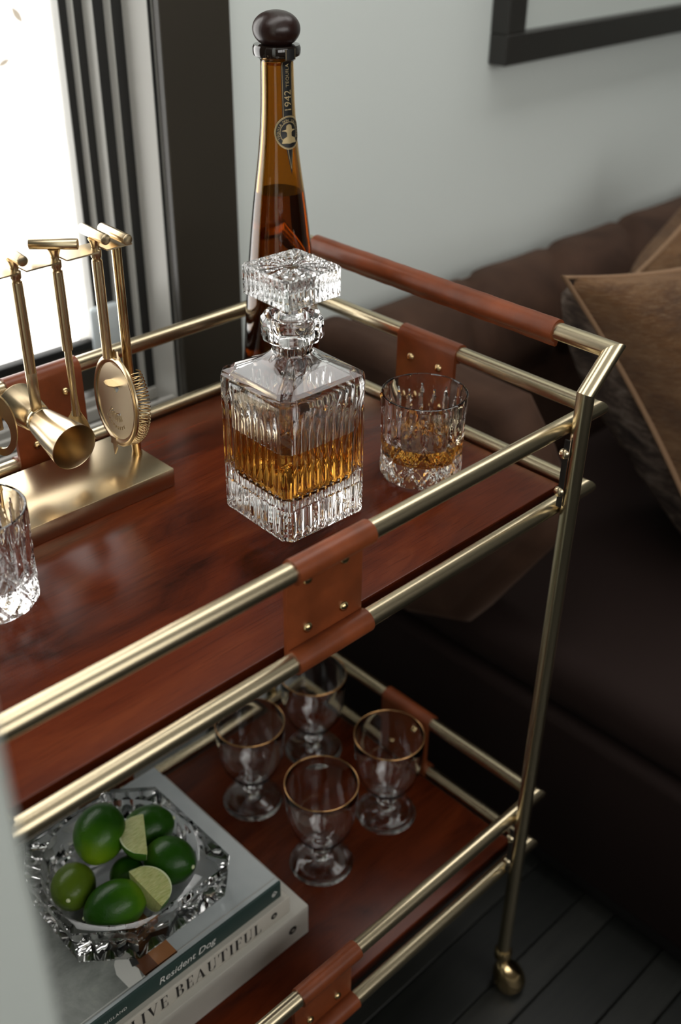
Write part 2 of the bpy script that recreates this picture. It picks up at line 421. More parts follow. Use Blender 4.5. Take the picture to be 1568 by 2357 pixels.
for yy in (.672, .715, .742):
    obj('track', bevel_box(W1[0], -.05, yy, yy+.006, -.232, -.212, .001, 1), M_ALU, win)
obj('apron', bevel_box(W1[0], steps[0][0], .645, YW-.0002, -.40, -.262, .002, 1), M_TRIM, win)
obj('top_rail', bevel_box(W1[0], -.02, .67, .83, W1[3], zt0, .002, 1), M_TRIM, win)
obj('left_stile', bevel_box(W1[0]-.07, W1[0], .67, .83, zb0, zt0, .002, 1), M_TRIM, win)
obj('pane', bevel_box(W1[0]-.01, -.09, YG, YG+.006, W1[2]-.01, W1[3]+.01), M_PANE, win, sharp=None)
obj('latch', bevel_box(-.130, -.0835, .742, .7545, -.150, -.078, .006, 3), M_LATCH, win)
w2 = thing('fill_skylight', '', '', ((SK[0]+SK[1])/2, (SK[2]+SK[3])/2, ZC)); del w2['label']; del w2['category']; w2['kind'] = 'structure'  # added skylight, out of view, lights wall and upper surfaces
xm_ = (SK[0]+SK[1])/2
for (a0, a1, b0, b1) in ((SK[0], SK[1], SK[2], SK[2]+.05), (SK[0], SK[1], SK[3]-.05, SK[3]), (SK[0], SK[0]+.05, SK[2]+.05, SK[3]-.05), (SK[1]-.05, SK[1], SK[2]+.05, SK[3]-.05), (xm_-.03, xm_+.03, SK[2]+.05, SK[3]-.05)):
    obj('frame_bar', bevel_box(a0, a1, b0, b1, ZC+.02, ZC+.09, .003, 1), M_TRIM, w2)
obj('pane', bevel_box(SK[0]+.04, SK[1]-.04, SK[2]+.04, SK[3]-.04, ZC+.05, ZC+.056), M_PANE, w2, sharp=None)

w3 = thing('fill_window', '', '', ((W3[0]+W3[1])/2, YF, W3[2])); del w3['label']; del w3['category']; w3['kind'] = 'structure'  # added window, out of view, fills wall and books from the front
for (a0, a1, b0, b1) in ((W3[0], W3[1], W3[2], W3[2]+.05), (W3[0], W3[1], W3[3]-.05, W3[3]), (W3[0], W3[0]+.05, W3[2]+.05, W3[3]-.05), (W3[1]-.05, W3[1], W3[2]+.05, W3[3]-.05), (-.73, -.67, W3[2]+.05, W3[3]-.05)):
    obj('frame_bar', bevel_box(a0, a1, YF-.10, YF-.03, b0, b1, .003, 1), M_TRIM, w3)
obj('pane', bevel_box(W3[0]+.04, W3[1]-.04, YF-.068, YF-.062, W3[2]+.04, W3[3]-.04), M_PANE, w3, sharp=None)

# framed picture on the back wall
pf = thing('picture_frame', 'black framed picture with a pale mount hanging on the grey wall above the sofa', 'picture', (.95, YW-.015, .178))
fx0, fx1, fz0, fz1, fwid = .609, 1.42, .173, .95, .047
yf0, yf1 = YW-.036, YW-.0005
for (a, b_, c, d) in ((fx0, fx1, fz0, fz0+fwid), (fx0, fx1, fz1-fwid, fz1), (fx0, fx0+fwid, fz0+fwid, fz1-fwid), (fx1-fwid, fx1, fz0+fwid, fz1-fwid)):
    obj('frame_moulding', bevel_box(a, b_, yf0, yf1, c, d, .0015, 1), M_PICFRAME, pf)
obj('mount', bevel_box(fx0+fwid-.002, fx1-fwid+.002, YW-.016, YW-.010, fz0+fwid-.002, fz1-fwid+.002), M_MAT, pf, sharp=None)

# ================================================================== bar cart
RT = .009
cart = thing('bar_cart', 'two tier bar cart with brushed brass tube frame, mahogany trays and tan leather straps', 'bar cart', (-.375, .225, FL))
XA, XB, YA, YB = -.75, 0., 0., .45
for z in (0., ZB, -.5626, ZS):
    cs = [(XA, YA), (XB, YA), (XB, YB), (XA, YB)]
    for k in range(4):
        A = Vector((*cs[k], z)); B = Vector((*cs[(k+1) % 4], z)); d = (B-A).normalized()
        dp = (A-Vector((*cs[k-1], z))).normalized(); dn = (Vector((*cs[(k+2) % 4], z))-B).normalized()
        obj('rail', tube(A, B, RT, 28, d+dp, d+dn), M_BRASS, cart, 50)
for z in (ZB, ZS):
    obj('tray_board', bevel_box(XA+.013, XB-.013, YA+.0215, YB-.0125, z-.02, z, .0018, 2), M_WOOD, cart)
for sx in (1, -1):
    mx_ = lambda x: x if sx > 0 else -.75-x
    xp, xh = mx_(-.053), mx_(-.016)
    hb = [Vector((xh, -.018, .075)), Vector((xh, .468, .075))]
    for yy in (-.018, .468):
        A = Vector((xp, yy, FL+.075)); B = Vector((xp, yy, .0405)); Cc = Vector((xh, yy, .075))
        ydir = Vector((0, 1 if yy < 0 else -1, 0))
        nB = (B-A).normalized()+(Cc-B).normalized(); nC = (Cc-B).normalized()+ydir
        obj('post', tube(A, B, RT, 28, None, nB), M_BRASS, cart, 50)
        obj('handle_arm', tube(B, Cc, RT, 28, nB, nC), M_BRASS, cart, 50)
        # swivel caster
        ct = obj('caster', merge(lathe([(.0105, 0), (.0125, .004), (.0125, .016), (.0095, .02)], 28, (xp, yy, FL+.062)),
                                 lathe([(.006, 0), (.006, .012)], 20, (xp, yy, FL+.052))), M_BRASS_POL, cart, 40)
        hd = Vector((xp+.006, yy-.008, FL+.026))
        obj('caster_hood', lathe([(.0215, -.018), (.0225, -.008), (.0215, .002), (.017, .014), (.010, .024), (.0045, .030)], 28, hd, axis=(-.28, .30, 1)), M_BRASS_POL, ct, 60)
        obj('wheel', tube(hd+Vector((-.009, -.006, -.005)), hd+Vector((.009, .006, -.005)), .0205, 28, capr=.003), M_BLACK, ct, 40)
        # dark joint plate with two bolts, between the upper and lower rail of each tier
        for z in (0., -.5626):
            bx = mx_(-.0632); yq = -.0115 if yy < 0 else .4615
            pl = obj('joint_plate', bevel_box(bx-.001, bx+.0012, yq-.003, yq+.003, z-.086, z-.008, .0004, 1), M_BLACK, cart)
            for zz in (-.024, -.068):
                obj('bolt', lathe([(.0058, 0), (.0055, .0018), (.004, .0034), (.001, .0042)], 16, (bx-.0009*sx, yq+.001, z+zz), axis=(-sx, 0, 0)), M_BRASS, pl, 60)
    A, B = hb
    nA = (Vector((0, 1, 0))+(hb[0]-Vector((xp, -.018, .0405))).normalized())
    nB = (Vector((0, 1, 0))+(Vector((xp, .468, .0405))-hb[1]).normalized())
    obj('handle_bar', tube(A, B, RT, 28, nA, nB), M_BRASS, cart, 50)
    # stitched leather grip with a flat seam underneath
    RL = .0118
    sec = [(RL*math.cos(math.radians(-72+324*i/28)), RL*math.sin(math.radians(-72+324*i/28))) for i in range(29)]
    sec += [(-.0016, -.0165), (.0016, -.0165)]
    L0, L1, K = .0475, .4025, 40
    rings = []
    for k in range(K+1):
        yk = L0+(L1-L0)*k/K; wob = 1+.012*math.sin(k*1.9)+.01*math.sin(k*.7)
        rings.append([(xh+x*wob, yk, .075+z*wob) for x, z in sec])
    g = obj('handle_grip', rings_mesh(rings), M_LEATHER, cart, 50)

# leather straps: a belt loop around the upper and lower rail, pinched flat between
def strap(c, axis, z0, inw):
    """c: middle of the strap on the upper rail; axis: direction of the rail; inw: +1/-1, side on which the flat web hangs"""
    hw = .0435; R = .0112; t0, t1 = .0064, .0112; zl = ZB
    up_ = [(R*math.cos(math.radians(q)), R*math.sin(math.radians(q))) for q in np.linspace(4, 304, 22)]
    lo_ = [(R*math.cos(math.radians(q)), zl+R*math.sin(math.radians(q))) for q in np.linspace(56, 356, 22)]
    poly = up_+[(t0, -.0125), (t0, zl+.0125)]+lo_+[(t1, zl+.006), (t1, -.006)]
    K = 9; rings = []
    for k in range(K+1):
        s = -hw+2*hw*k/K
        rings.append([((c[0]+s, c[1]+inw*a, z0+b) if axis == 'x' else (c[0]+inw*a, c[1]+s, z0+b)) for a, b in poly])
    st = obj('leather_strap', rings_mesh(rings), M_LEATHER, cart, 48)
    for s in (-.0212, .0212):
        for zz in (-.0205, -.0705):
            for sg, off in ((1, t1-.0003), (-1, t0+.0003)):
                q = inw*sg
                nx = (0, q, 0) if axis == 'x' else (q, 0, 0)
                p = (c[0]+s, c[1]+inw*off, z0+zz) if axis == 'x' else (c[0]+inw*off, c[1]+s, z0+zz)
                obj('rivet', lathe([(.0052, 0), (.0050, .0012), (.0040, .0029), (.0020, .0040), (.0005, .0042)], 18, p, axis=nx), M_BRASS_POL, st, 60)
for z0 in (0., -.5626):
    strap((-.375, 0), 'x', z0, 1); strap((-.375, .45), 'x', z0, -1)
    strap((0, .225), 'y', z0, -1); strap((-.75, .225), 'y', z0, 1)

# ================================================================== decanter
def perim(hw, ch, N):
    """N points of a square (half width hw, chamfer ch); returns (x,y,face coordinate u, nx, ny, isface)"""
    out = []; per = N//4; nc = 6; nf = per-nc
    for q in range(4):
        a = q*PI/2; ca, sa = math.cos(a), math.sin(a)
        for i in range(nf):
            u = -1+2*(i+.5)/nf; x, y = hw, u*(hw-ch)
            out.append((x*ca-y*sa, x*sa+y*ca, u, ca, sa, 1))
        for i in range(nc):
            s = (i+.5)/nc; x, y = hw-ch*s, (hw-ch)+ch*s
            out.append((x*ca-y*sa, x*sa+y*ca, 2*s-1, math.cos(a+PI/4), math.sin(a+PI/4), 0))
    return out
def make_decanter(cx, cy, ang):
    t = thing('decanter', 'square cut crystal decanter half full of whisky with a flat square stopper', 'decanter', (cx, cy, ZB))
    N = 4*(9*8+6); HW, CH = .0535, .0085; H = .1535
    P = perim(HW, CH, N); R = []
    ca, sa = math.cos(ang), math.sin(ang)
    def put(x, y, z): return (cx+x*ca-y*sa, cy+x*sa+y*ca, ZB+z)
    zs = [0, .0008, .003]+[.003+.030*i/10 for i in range(1, 11)]+[.0342, .0354, .0362]+[.0362+.0118*i/5 for i in range(1, 6)]+[.0492, .0504, .0512]
    zs += [.0512+(.140-.0512)*i/26 for i in range(1, 27)]+[.1425, .145, .1475, .149, .151, .1525]
    def depth(u, z, fc):
        if not fc:
            if z < .034: return .0016*max(0, 1-abs(u)/.25)+.001*abs(math.sin(z*520))
            if z < .05: return .0016*(1-abs(u))
            return 0
        k = (u+1)/2*9; tt = 2*(k-math.floor(k))-1; kk = int(k)
        if z < .001: return .0
        if z < .0345:
            s = .5+.5*math.sin(kk*2.1+z*90); e = min(1, (z-.0005)/.006)
            return e*.0022*(1-abs(tt))*(.8+.2*s)
        if abs(z-.0345) < .0013 or abs(z-.0500) < .0013: return .0032*0+.0027
        if z < .050: return .0028*(1-tt*tt)
        top = .132+.006*math.sin(kk*1.7); e = (top-.010*tt*tt-z)/.016
        return .0026*(1-tt*tt)*max(0, min(1, e))
    for z in zs:
        ins = 0 if z > .0008 else .0012
        if z > .145: q = (z-.145)/.0085; ins = .0045*(1-math.sqrt(max(0, 1-q*q)))
        ring = []
        for x, y, u, nx, ny, fc in P:
            d = depth(u, z, fc)+ins; ring.append(put(x-nx*d, y-ny*d, z))
        R.append(ring)
    def blend(hw, ch, r, s, z, poly=0):
        ring = []
        for x, y, u, nx, ny, fc in perim(hw, ch, N):
            L = math.hypot(x, y); th = math.atan2(y, x); rr = r
            if poly: w = 2*PI/poly; rr = r*math.cos(w/2)/math.cos(((th+w/2) % w)-w/2)
            ring.append(put(x*(1-s)+x/L*rr*s, y*(1-s)+y/L*rr*s, z))
        return ring
    for s, hw, z in ((.10, .046, .1570), (.30, .0385, .1620), (.6, .031, .1672), (.85, .0245, .1716)): R.append(blend(hw, CH*hw/HW, .0215, s, z))
    for r, z, pl in ((.0206, .1742, 12), (.0196, .1768, 12), (.0193, .180, 12), (.0193, .1868, 12), (.0200, .1876, 12), (.0285, .1886, 12), (.0297, .1900, 12), (.0299, .1915, 12), (.0299, .2060, 12), (.0296, .2075, 12), (.0270, .2110, 12), (.0262, .2114, 24), (.0215, .2114, 0), (.0205, .2085, 0), (.0185, .203, 0), (.0148, .196, 0), (.0146, .178, 0), (.0150, .1725, 0)):
        R.append(blend(.03, .005, r, 1, z, pl))
    for s, hw, z in ((.8, .022, .1690), (.5, .030, .1650), (.22, .0395, .1590), (.0, .0450, .1530), (0, .0472, .1470), (0, .0474, .120), (0, .0472, .06), (0, .0466, .0455), (0, .0445, .0418), (0, .040, .0402)):
        R.append(blend(hw, .012*hw/.0474, .0175, s, z))
    body = obj('body', rings_mesh(R), M_GLASS, t, 22)
    # whisky
    L = []
    for hw, z in ((.0395, .0404), (.0447, .0416), (.0468, .0455), (.0475, .06), (.0477, .0935), (.0477, .0945)):
        L.append([put(x, y, z) for x, y, u, nx, ny, fc in perim(hw, .012, 96)])
    obj('whisky', rings_mesh(L), M_WHISKY, t, 40, label='amber whisky')
    # stopper: plug, stem, square slab with a star cut into the top
    NS = 4*(9*5+6); hs, cs_ = .0335, .0035; z0, z1 = .2290, .2578
    Q = perim(hs, cs_, NS); R = []
    for r, z in ((.0132, .181), (.0143, .185), (.0146, .196), (.0165, .2015), (.0188, .2062), (.0185, .2082), (.0150, .2105), (.0108, .2140), (.0092, .2180), (.0090, .2250), (.0105, .2280)):
        R.append([put(x/math.hypot(x, y)*r, y/math.hypot(x, y)*r, z) for x, y, *_ in Q])
    R.append([put(x*.93, y*.93, z0) for x, y, *_ in Q])
    for i in range(9):
        z = z0+.0015+(z1-z0-.003)*i/8; ring = []
        for x, y, u, nx, ny, fc in Q:
            k = (u+1)/2*9; tt = 2*(k-math.floor(k))-1
            e = max(0, min(1, (z1-.003-.006*tt*tt-z)/.006))*max(0, min(1, (z-z0)/.006)) if fc else 0
            d = .0013*(1-tt*tt)*e; ring.append(put(x-nx*d, y-ny*d, z))
        R.append(ring)
    R.append([put(x*.965, y*.965, z1) for x, y, *_ in Q])
    for f in (.90, .80, .68, .56, .44, .32, .20, .10, .03):
        ring = []
        for x, y, *_ in Q:
            th = math.atan2(y, x); g = tri(th*16/(2*PI)); rad = f*math.hypot(x, y)/hs
            d = .0017*max(0, 1-g/.30)*(1 if rad < .92 else max(0, (1.15-rad)/.23))*min(1, .3+1.2*f)
            if f < .3: d = .0016*(1-f)+.0004
            ring.append(put(x*f, y*f, z1-d))
        R.append(ring)
    obj('stopper', rings_mesh(R), M_GLASS, t, 20, label='square star-cut glass stopper')
make_decanter(-.2501, .1846, math.radians(-2.34))

# ================================================================== whisky tumblers
def make_tumbler(cx, cy, label, full, rot=0.):
    t = thing('whisky_glass', label, 'glass', (cx, cy, ZB))
    N = 240; H = .0962; NF = 10; R = []
    zs = [0, .0006, .0018]+[.0018+.0955*(i/60) for i in range(1, 58)]
    for z in zs:
        base = .0432+.0034*min(1, z/.09)+.0012*math.exp(-((z-.012)/.012)**2)
        if z < .0018: base -= .0022*(1-z/.0018)
        ring = []
        for i in range(N):
            th = 2*PI*i/N; u = th/(2*PI)*NF
            w = 2*PI/NF; a = ((th+w/2) % w)-w/2
            poly = base*(math.cos(w/2)/math.cos(a)) if z > .05 else base
            k = max(0, min(1, (z-.046)/.012)); r = base*(1-k)+(base*.35+poly*.65)*k
            d = 0
            if z < .052:
                v = (z-.004)/.044
                e = max(0, min(1, z/.004))*max(0, min(1, (.052-z)/.004))
                d += e*.0040*(max(0, 1-tri(u+v)/.17)+max(0, 1-tri(u-v)/.17))*.62
                d += e*.0016*(max(0, 1-tri(2*u+2*v+.5)/.25)+max(0, 1-tri(2*u-2*v+.5)/.25))*.5
            lz = (z-.053)/.024; du = tri(u+.5)
            hw = .17*(1-lz*lz)
            if hw > 0 and du < hw: d += .0028*(1-du/hw)
            lz = (z-.064)/.020; du = tri(u); hw = .12*(1-lz*lz)
            if hw > 0 and du < hw: d += .0022*(1-du/hw)
            th2 = th+rot
            ring.append((cx+(r-d)*math.cos(th2), cy+(r-d)*math.sin(th2), ZB+z))
        R.append(ring)
    def circ(r, z): return [(cx+r*math.cos(2*PI*i/N+rot), cy+r*math.sin(2*PI*i/N+rot), ZB+z) for i in range(N)]
    R += [circ(.0455, .0958), circ(.0447, H), circ(.0437, H), circ(.0430, .0955), circ(.0424, .09), circ(.0410, .06), circ(.0395, .030), circ(.0370, .0245), circ(.030, .0225), circ(.012, .0220)]
    obj('tumbler', rings_mesh(R), M_GLASS, t, 20)
    if full:
        obj('whisky', lathe([(.012, .0221), (.0302, .0226), (.0373, .0246), (.0398, .030), (.04035, .0442), (.0402, .0448)], 120, (cx, cy, ZB)), M_WHISKY, t, 40, label='shallow pour of amber whisky')
make_tumbler(-.1026, .1433, 'cut glass tumbler with a shallow pour of whisky beside the decanter', True, .15)
make_tumbler(-.558, .2545, 'empty cut glass tumbler in front of the brass tool stand', False, .3)

# ================================================================== tall amber bottle
BX, BY = -.0967, .375
prof = [(0.0, .0483), (.0111, .0483), (.04, .0470), (.0684, .0453), (.0961, .0435), (.1364, .0402), (.1956, .0346), (.2394, .0297), (.2731, .0250), (.3009, .0212), (.3332, .0185), (.3629, .0175), (.3884, .0171)]
def brad(z):
    zz = [a for a, b in prof]; rr = [b for a, b in prof]; return float(np.interp(z, zz, rr))
pz = np.linspace(.008, .3884, 90); kern = np.ones(9)/9
pr = np.array([brad(z) for z in pz]); pr = np.convolve(np.pad(pr, 4, mode='edge'), kern, 'valid')
def brs(z): return float(np.interp(z, pz, pr))
bt = thing('bottle', 'tall tapering amber bottle with dark round stopper and black neck label', 'bottle', (BX, BY, ZB))
outer = [(.040, 0), (.0455, .0012), (.0478, .004)]+list(zip(pr, pz))+[(.0178, .3905), (.0200, .3925)]
inner = [(.0140, .3925), (.0138, .386)]+[(r-.0032, z) for z, r in zip(pz[::-1], pr[::-1]) if z > .014]+[(.040, .0125), (.02, .0105)]
obj('glass_body', lathe(outer+inner, 96, (BX, BY, ZB)), M_AMBER, bt, 45)
zl = .2555
liq = [(.020, .0106), (.0402, .0126)]+[(r-.0029, z) for z, r in zip(pz, pr) if .016 < z < zl]+[(brs(zl)-.0029, zl)]
obj('tequila', lathe(liq, 96, (BX, BY, ZB)), M_TEQ, bt, 45, label='amber spirit inside')
obj('neck_ring', lathe([(.0142, .3923), (.0205, .3923), (.0240, .3945), (.0248, .3970), (.0248, .4020), (.0236, .4045), (.0185, .4052), (.0142, .4046)], 72, (BX, BY, ZB), False, False, closed=True), M_COLLAR, bt, 40)
kn = [(.0135, .3935), (.0135, .4035)]
for i in range(24):
    a = -1.12+(PI/2+1.12)*i/23; kn.append((.0246*math.cos(a)**.92 if math.cos(a) > 1e-6 else 0.0003, .4190+.0176*math.sin(a)))
obj('stopper_knob', lathe(kn, 64, (BX, BY, ZB)), M_KNOB, bt, 60)
# neck label, wrapped on the glass: s = arc length to the right, z = height
VA = math.radians(-131.08); PHC = VA+math.radians(34)
def onb(s, z, lift=.0004, phc=PHC):
    r = brs(z) if z < .3884 else (.0171+(z-.3884)*.75 if z < .3925 else .0249)
    rr = r+lift; a = phc+s/max(r, .012); return (BX+rr*math.cos(a), BY+rr*math.sin(a), ZB+z)
def strip(l, r, z0, z1, lift, n=24, m_=6):
    V = []; F = []
    for k in range(n+1):
        z = z0+(z1-z0)*k/n; a, b = l(z), r(z)
        for i in range(m_+1): V.append(onb(a+(b-a)*i/m_, z, lift))
    for k in range(n):
        for i in range(m_): o = k*(m_+1)+i; F.append((o, o+1, o+m_+2, o+m_+1))
    return V, F
EC = .3205; ETOP, EBOT = .3375, .3035
wst = lambda z: .0056
band = merge(strip(lambda z: -.0064, lambda z: .0064, EC, .3925, .0005), strip(lambda z: -.0064, lambda z: .0064, .3927, .4030, .0003, 6),
             strip(lambda z: -.0066*max(0, (z-.2770)/(EC-.2770)), lambda z: .0066*max(0, (z-.2770)/(EC-.2770)), .2770, EC, .0005))
lab = obj('neck_label', band, M_LABEL, bt, 60, fix=False)
def disc(rx, rz, lift, n=48, rin=0., zc=EC):
    V = []; F = []
    rings = [rin] if rin else [0.02]
    for f in (([rin, 1.]) if rin else [0.02, .35, .7, 1.]):
        for i in range(n): a = 2*PI*i/n; V.append(onb(rx*f*math.cos(a), zc+rz*f*math.sin(a), lift))
    K = len(V)//n
    for k in range(K-1):
        for i in range(n): j = (i+1) % n; F.append((k*n+i, k*n+j, (k+1)*n+j, (k+1)*n+i))
    if not rin: F.append(tuple(range(n)))
    return V, F
ERX, ERZ = .0158, .0172
obj('emblem', disc(ERX, ERZ, .0008), M_LABEL, bt, 60, fix=False, label='round black emblem')
gl_ = [disc(ERX*.985, ERZ*.985, .0011, 48, .955), disc(ERX*.92, ERZ*.92, .0011, 48, .97), disc(ERX*.64, ERZ*.64, .0011, 48, .95)]
for sg in (-1, 1):
    gl_.append(strip(lambda z: sg*.0054-.00018, lambda z: sg*.0054+.00018, EC+.016, .3925, .0009, 20, 1))
    gl_.append(strip(lambda z: sg*.0054-.00018, lambda z: sg*.0054+.00018, .3927, .4030, .0006, 6, 1))
    gl_.append(strip(lambda z: sg*.0048*max(0, (z-.2835)/(EC-.2835))-.0002, lambda z: sg*.0048*max(0, (z-.2835)/(EC-.2835))+.0002, .2835, EC-.0165, .0009, 14, 1))
# figure with a brimmed hat
fh = [-.52, -.50, -.28, -.19, -.16, .02, .08, .10, .125, .16, .185, .20, .40, .46]
fw_ = [.50, .52, .42, .22, .16, .16, .21, .22, .46, .50, .26, .21, .18, .07]
hwf = lambda z: float(np.interp((z-EC+.0005)/(ERZ*1.12), fh, fw_))*ERX*1.05
gl_.append(strip(lambda z: -hwf(z), hwf, EC-.0005-.52*ERZ*1.12, EC-.0005+.46*ERZ*1.12, .0012, 44, 10))
def lab_text(s, size, z0, sc=0., sp=1.0):
    tm = text_mesh(s, size, 0, sp)
    return remap(tm, lambda x, y, z: onb(sc-(y-size*.35), z0+x, .0009))
gl_.append(lab_text('1942', .0112, .3405)); gl_.append(lab_text('TEQUILA', .0052, .3655, 0, 1.1))
ring_txt = 'TEQUILA DON JULIO 1942'
for i, chh in enumerate(ring_txt):
    if chh == ' ': continue
    a = math.radians(205-230*i/(len(ring_txt)-1)); tm = text_mesh(chh, .0036); x0, x1 = width(tm)
    def fr(x, y, z, a=a, xm=(x0+x1)/2):
        rr = .0113+y; tx = x-xm
        return onb((rr*math.cos(a)+tx*math.sin(a))*ERX/.0165, EC+rr*math.sin(a)-tx*math.cos(a), .0011)
    gl_.append(remap(tm, fr))
obj('gold_lettering', merge(*gl_), M_GOLD, bt, None, fix=False, label='gold lettering and emblem figure')

# ================================================================== brass tool stand and tools
ZT = -.0725; PY = .3525; ZP = .160
st = thing('tool_stand', 'brass bar tool stand with a thick rectangular base and a thin top plate', 'stand', (-.412, .3528, ZB))
obj('base', bevel_box(-.5075, -.3165, .3003, .4053, ZB, ZT, .0011, 2), M_BRASS_TOOL, st)
for x in (-.3263, -.4980):
    obj('post', merge(tube((x, PY, ZT), (x, PY, ZP), .0049, 24), tube((x, PY, ZT), (x, PY, ZT+.0025), .0056, 24)), M_BRASS_POL, st, 50)
    obj('post_cap', tube((x-.001, PY-.0235, ZP+.0086), (x+.001, PY+.0235, ZP+.0086), .0052, 24, capr=.0006), M_BRASS_TOOL, st, 40)
# plate with round-ended notches cut from its front edge
TOOLS = [(-.3490, 'y'), (-.3925, 'd'), (-.4345, 'y2'), (-.4755, 'y')]
outl = []
px0, px1, py0, py1 = -.5055, -.3165, PY-.0135, PY+.0135
outl = [(px0, py1), (px0, py0)]
for x, _ in sorted(TOOLS):
    outl.append((x-.0042, py0))
    for i in range(9):
        a = PI-PI*i/8; outl.append((x+.0042*math.cos(a), PY+.0042*math.sin(a)))
    outl.append((x+.0042, py0))
outl += [(px1, py0), (px1, py1)]
obj('top_plate', extrude(outl, .0016, lambda a, b, c: (a, b, ZP-.0008+c)), M_BRASS_TOOL, st, 30)
def handle(root, x, ang, zbot, r=.0052, rb=.0040):
    """T-bar, flared neck and grip of a hanging tool; ang: direction of the T-bar"""
    d = Vector((math.cos(ang), math.sin(ang), 0)); c = Vector((x, PY, ZP+.0135))
    obj('crossbar', tube(c-d*.0225, c+d*.0225, .0051, 26, capr=.0006), M_BRASS_TOOL, root, 40)
    obj('neck', lathe([(.0065, ZP+.0092), (.0048, ZP+.0058), (.0039, ZP+.003), (.0037, ZP+.0009), (.0037, ZP-.0016), (.0053, ZP-.0024), (.0051, ZP-.0085), (.0040, ZP-.0098), (.0038, ZP-.0125)], 24, (x, PY, 0)), M_BRASS_TOOL, root, 40)
    obj('grip', lathe([(.0044, ZP-.0115), (.0052, ZP-.0122), (r, ZP-.03), (rb, zbot), (rb*.8, zbot-.0004)], 26, (x, PY, 0)), M_BRASS_TOOL, root, 40)
# strainer
sx_ = TOOLS[0][0]
s = thing('cocktail_strainer', 'round brass cocktail strainer with a coiled spring hanging on the tool stand', 'bar tool', (sx_, PY, -.065))
handle(s, sx_, PI/2-.06, .047, .0053, .0050)
SC = Vector((-.3495, .3450, .0015)); hd_ = Vector((-.12, -.992, 0)); nn = Vector((-.992, .12, 0)); RS = .0475
nn = (nn+Vector((0, 0, .10))).normalized()
vdir = Vector((.0, .0, 1)); vdir = (vdir-nn*vdir.dot(nn)).normalized(); hd_ = vdir.cross(nn).normalized()
if hd_.y > 0: hd_ = -hd_
def onS(a, b, c): return tuple(SC+hd_*a+vdir*b+nn*c)
# pierced disc as a grid with holes left open
def in_hole(a, b):
    for i in range(9):
        f = (i-4)*.17; sf, cf = math.sin(f), math.cos(f)
        rr = a*sf-b*cf; tt = a*cf+b*sf
        if .0130 < rr < .0225 and abs(tt) < .0012: return True
        if .0270 < rr < .0305 and abs(tt) < .0014: return True
    return abs(a) < .0075*(1-abs(b-.0150)/.0075) and .0090 < b < .0205 and b < .0190
V = []; F = []; G = 150; idx = {}
def gid(i, j, k):
    if (i, j, k) not in idx:
        a = -RS*.86+2*RS*.86*i/G; b = -RS*.86+2*RS*.86*j/G; idx[(i, j, k)] = len(V); V.append(onS(a, b, -.0012*k+.0006))
    return idx[(i, j, k)]
cell = set()
for i in range(G):
    for j in range(G):
        a = -RS*.86+2*RS*.86*(i+.5)/G; b = -RS*.86+2*RS*.86*(j+.5)/G
        if math.hypot(a, b) < RS*.86 and not in_hole(a, b): cell.add((i, j))
for i, j in cell:
    for k in (0, 1): F.append(tuple(gid(i+di, j+dj, k) for di, dj in ((0, 0), (1, 0), (1, 1), (0, 1))))
    for (ni, nj, p, q) in ((i-1, j, (0, 0), (0, 1)), (i+1, j, (1, 0), (1, 1)), (i, j-1, (0, 0), (1, 0)), (i, j+1, (0, 1), (1, 1))):
        if (ni, nj) not in cell: F.append((gid(i+p[0], j+p[1], 0), gid(i+q[0], j+q[1], 0), gid(i+q[0], j+q[1], 1), gid(i+p[0], j+p[1], 1)))
obj('pierced_disc', (V, F), M_BRASS_DISC, s, 30)
rim = []
for i in range(64):
    th = 2*PI*i/64; ring = []
    for (rr, c) in ((RS*.84, -.0009), (RS*.84, .0012), (RS*.89, .0026), (RS*.95, .0026), (RS, .0010), (RS, -.0008), (RS*.96, -.0018)):
        ring.append(onS(rr*math.cos(th), rr*math.sin(th), c))
    rim.append(ring)
rim.append(rim[0]); obj('disc_rim', rings_mesh(rim, False, False), M_BRASS_TOOL, s, 45)
tabp = [(-.010, .0215), (-.0095, .0150), (-.006, .0115), (0, .0105), (.006, .0115), (.0095, .0150), (.010, .0215)]
tab = [(onS(a, .0205, .0006+(.0215-b)*1.05)) for a, b in tabp]
tab2 = [tuple(Vector(p)-vdir*.0012) for p in tab]; nT = len(tab)
obj('thumb_tab', (tab+tab2, [tuple(range(nT)), tuple(range(2*nT-1, nT-1, -1))]+[(i, (i+1) % nT, nT+(i+1) % nT, nT+i) for i in range(nT)]), M_BRASS_TOOL, s, 40)
obj('prong', extrude([(-.0065, -.0420), (-.0075, -.0500), (-.0030, -.0490), (.0010, -.0600), (.0060, -.0500), (.0040, -.0400)], .0016, lambda a, b, c: onS(a, b, c+.0012)), M_BRASS_TOOL, s, 30)
obj('shoulder', extrude([(-.0105, .0385), (-.0060, .0470), (-.0035, .0545), (.0035, .0545), (.0060, .0470), (.0105, .0385)], .0018, lambda a, b, c: onS(a, b, c-.0004)), M_BRASS_TOOL, s, 30)
# spring coil round the back edge of the disc
path = []; NC = 62; PT = NC*12
for i in range(PT+1):
    u = i/PT
    th = math.radians(-90)+math.radians(300)*(u-.5)
    w = 2*PI*NC*u; rc = .0068
    rr = .0405+rc*math.cos(w); path.append(Vector(onS(rr*math.cos(th), rr*math.sin(th), -.0098+rc*math.sin(w))))
rings = []
for i, P in enumerate(path):
    d = (path[min(i+1, PT)]-path[max(i-1, 0)]); u_, w_, d_ = frame_of(d)
    rings.append([tuple(P+(u_*math.cos(2*PI*k/5)+w_*math.sin(2*PI*k/5))*.00062) for k in range(5)])
obj('spring', rings_mesh(rings), M_BRASS_POL, s, 80)
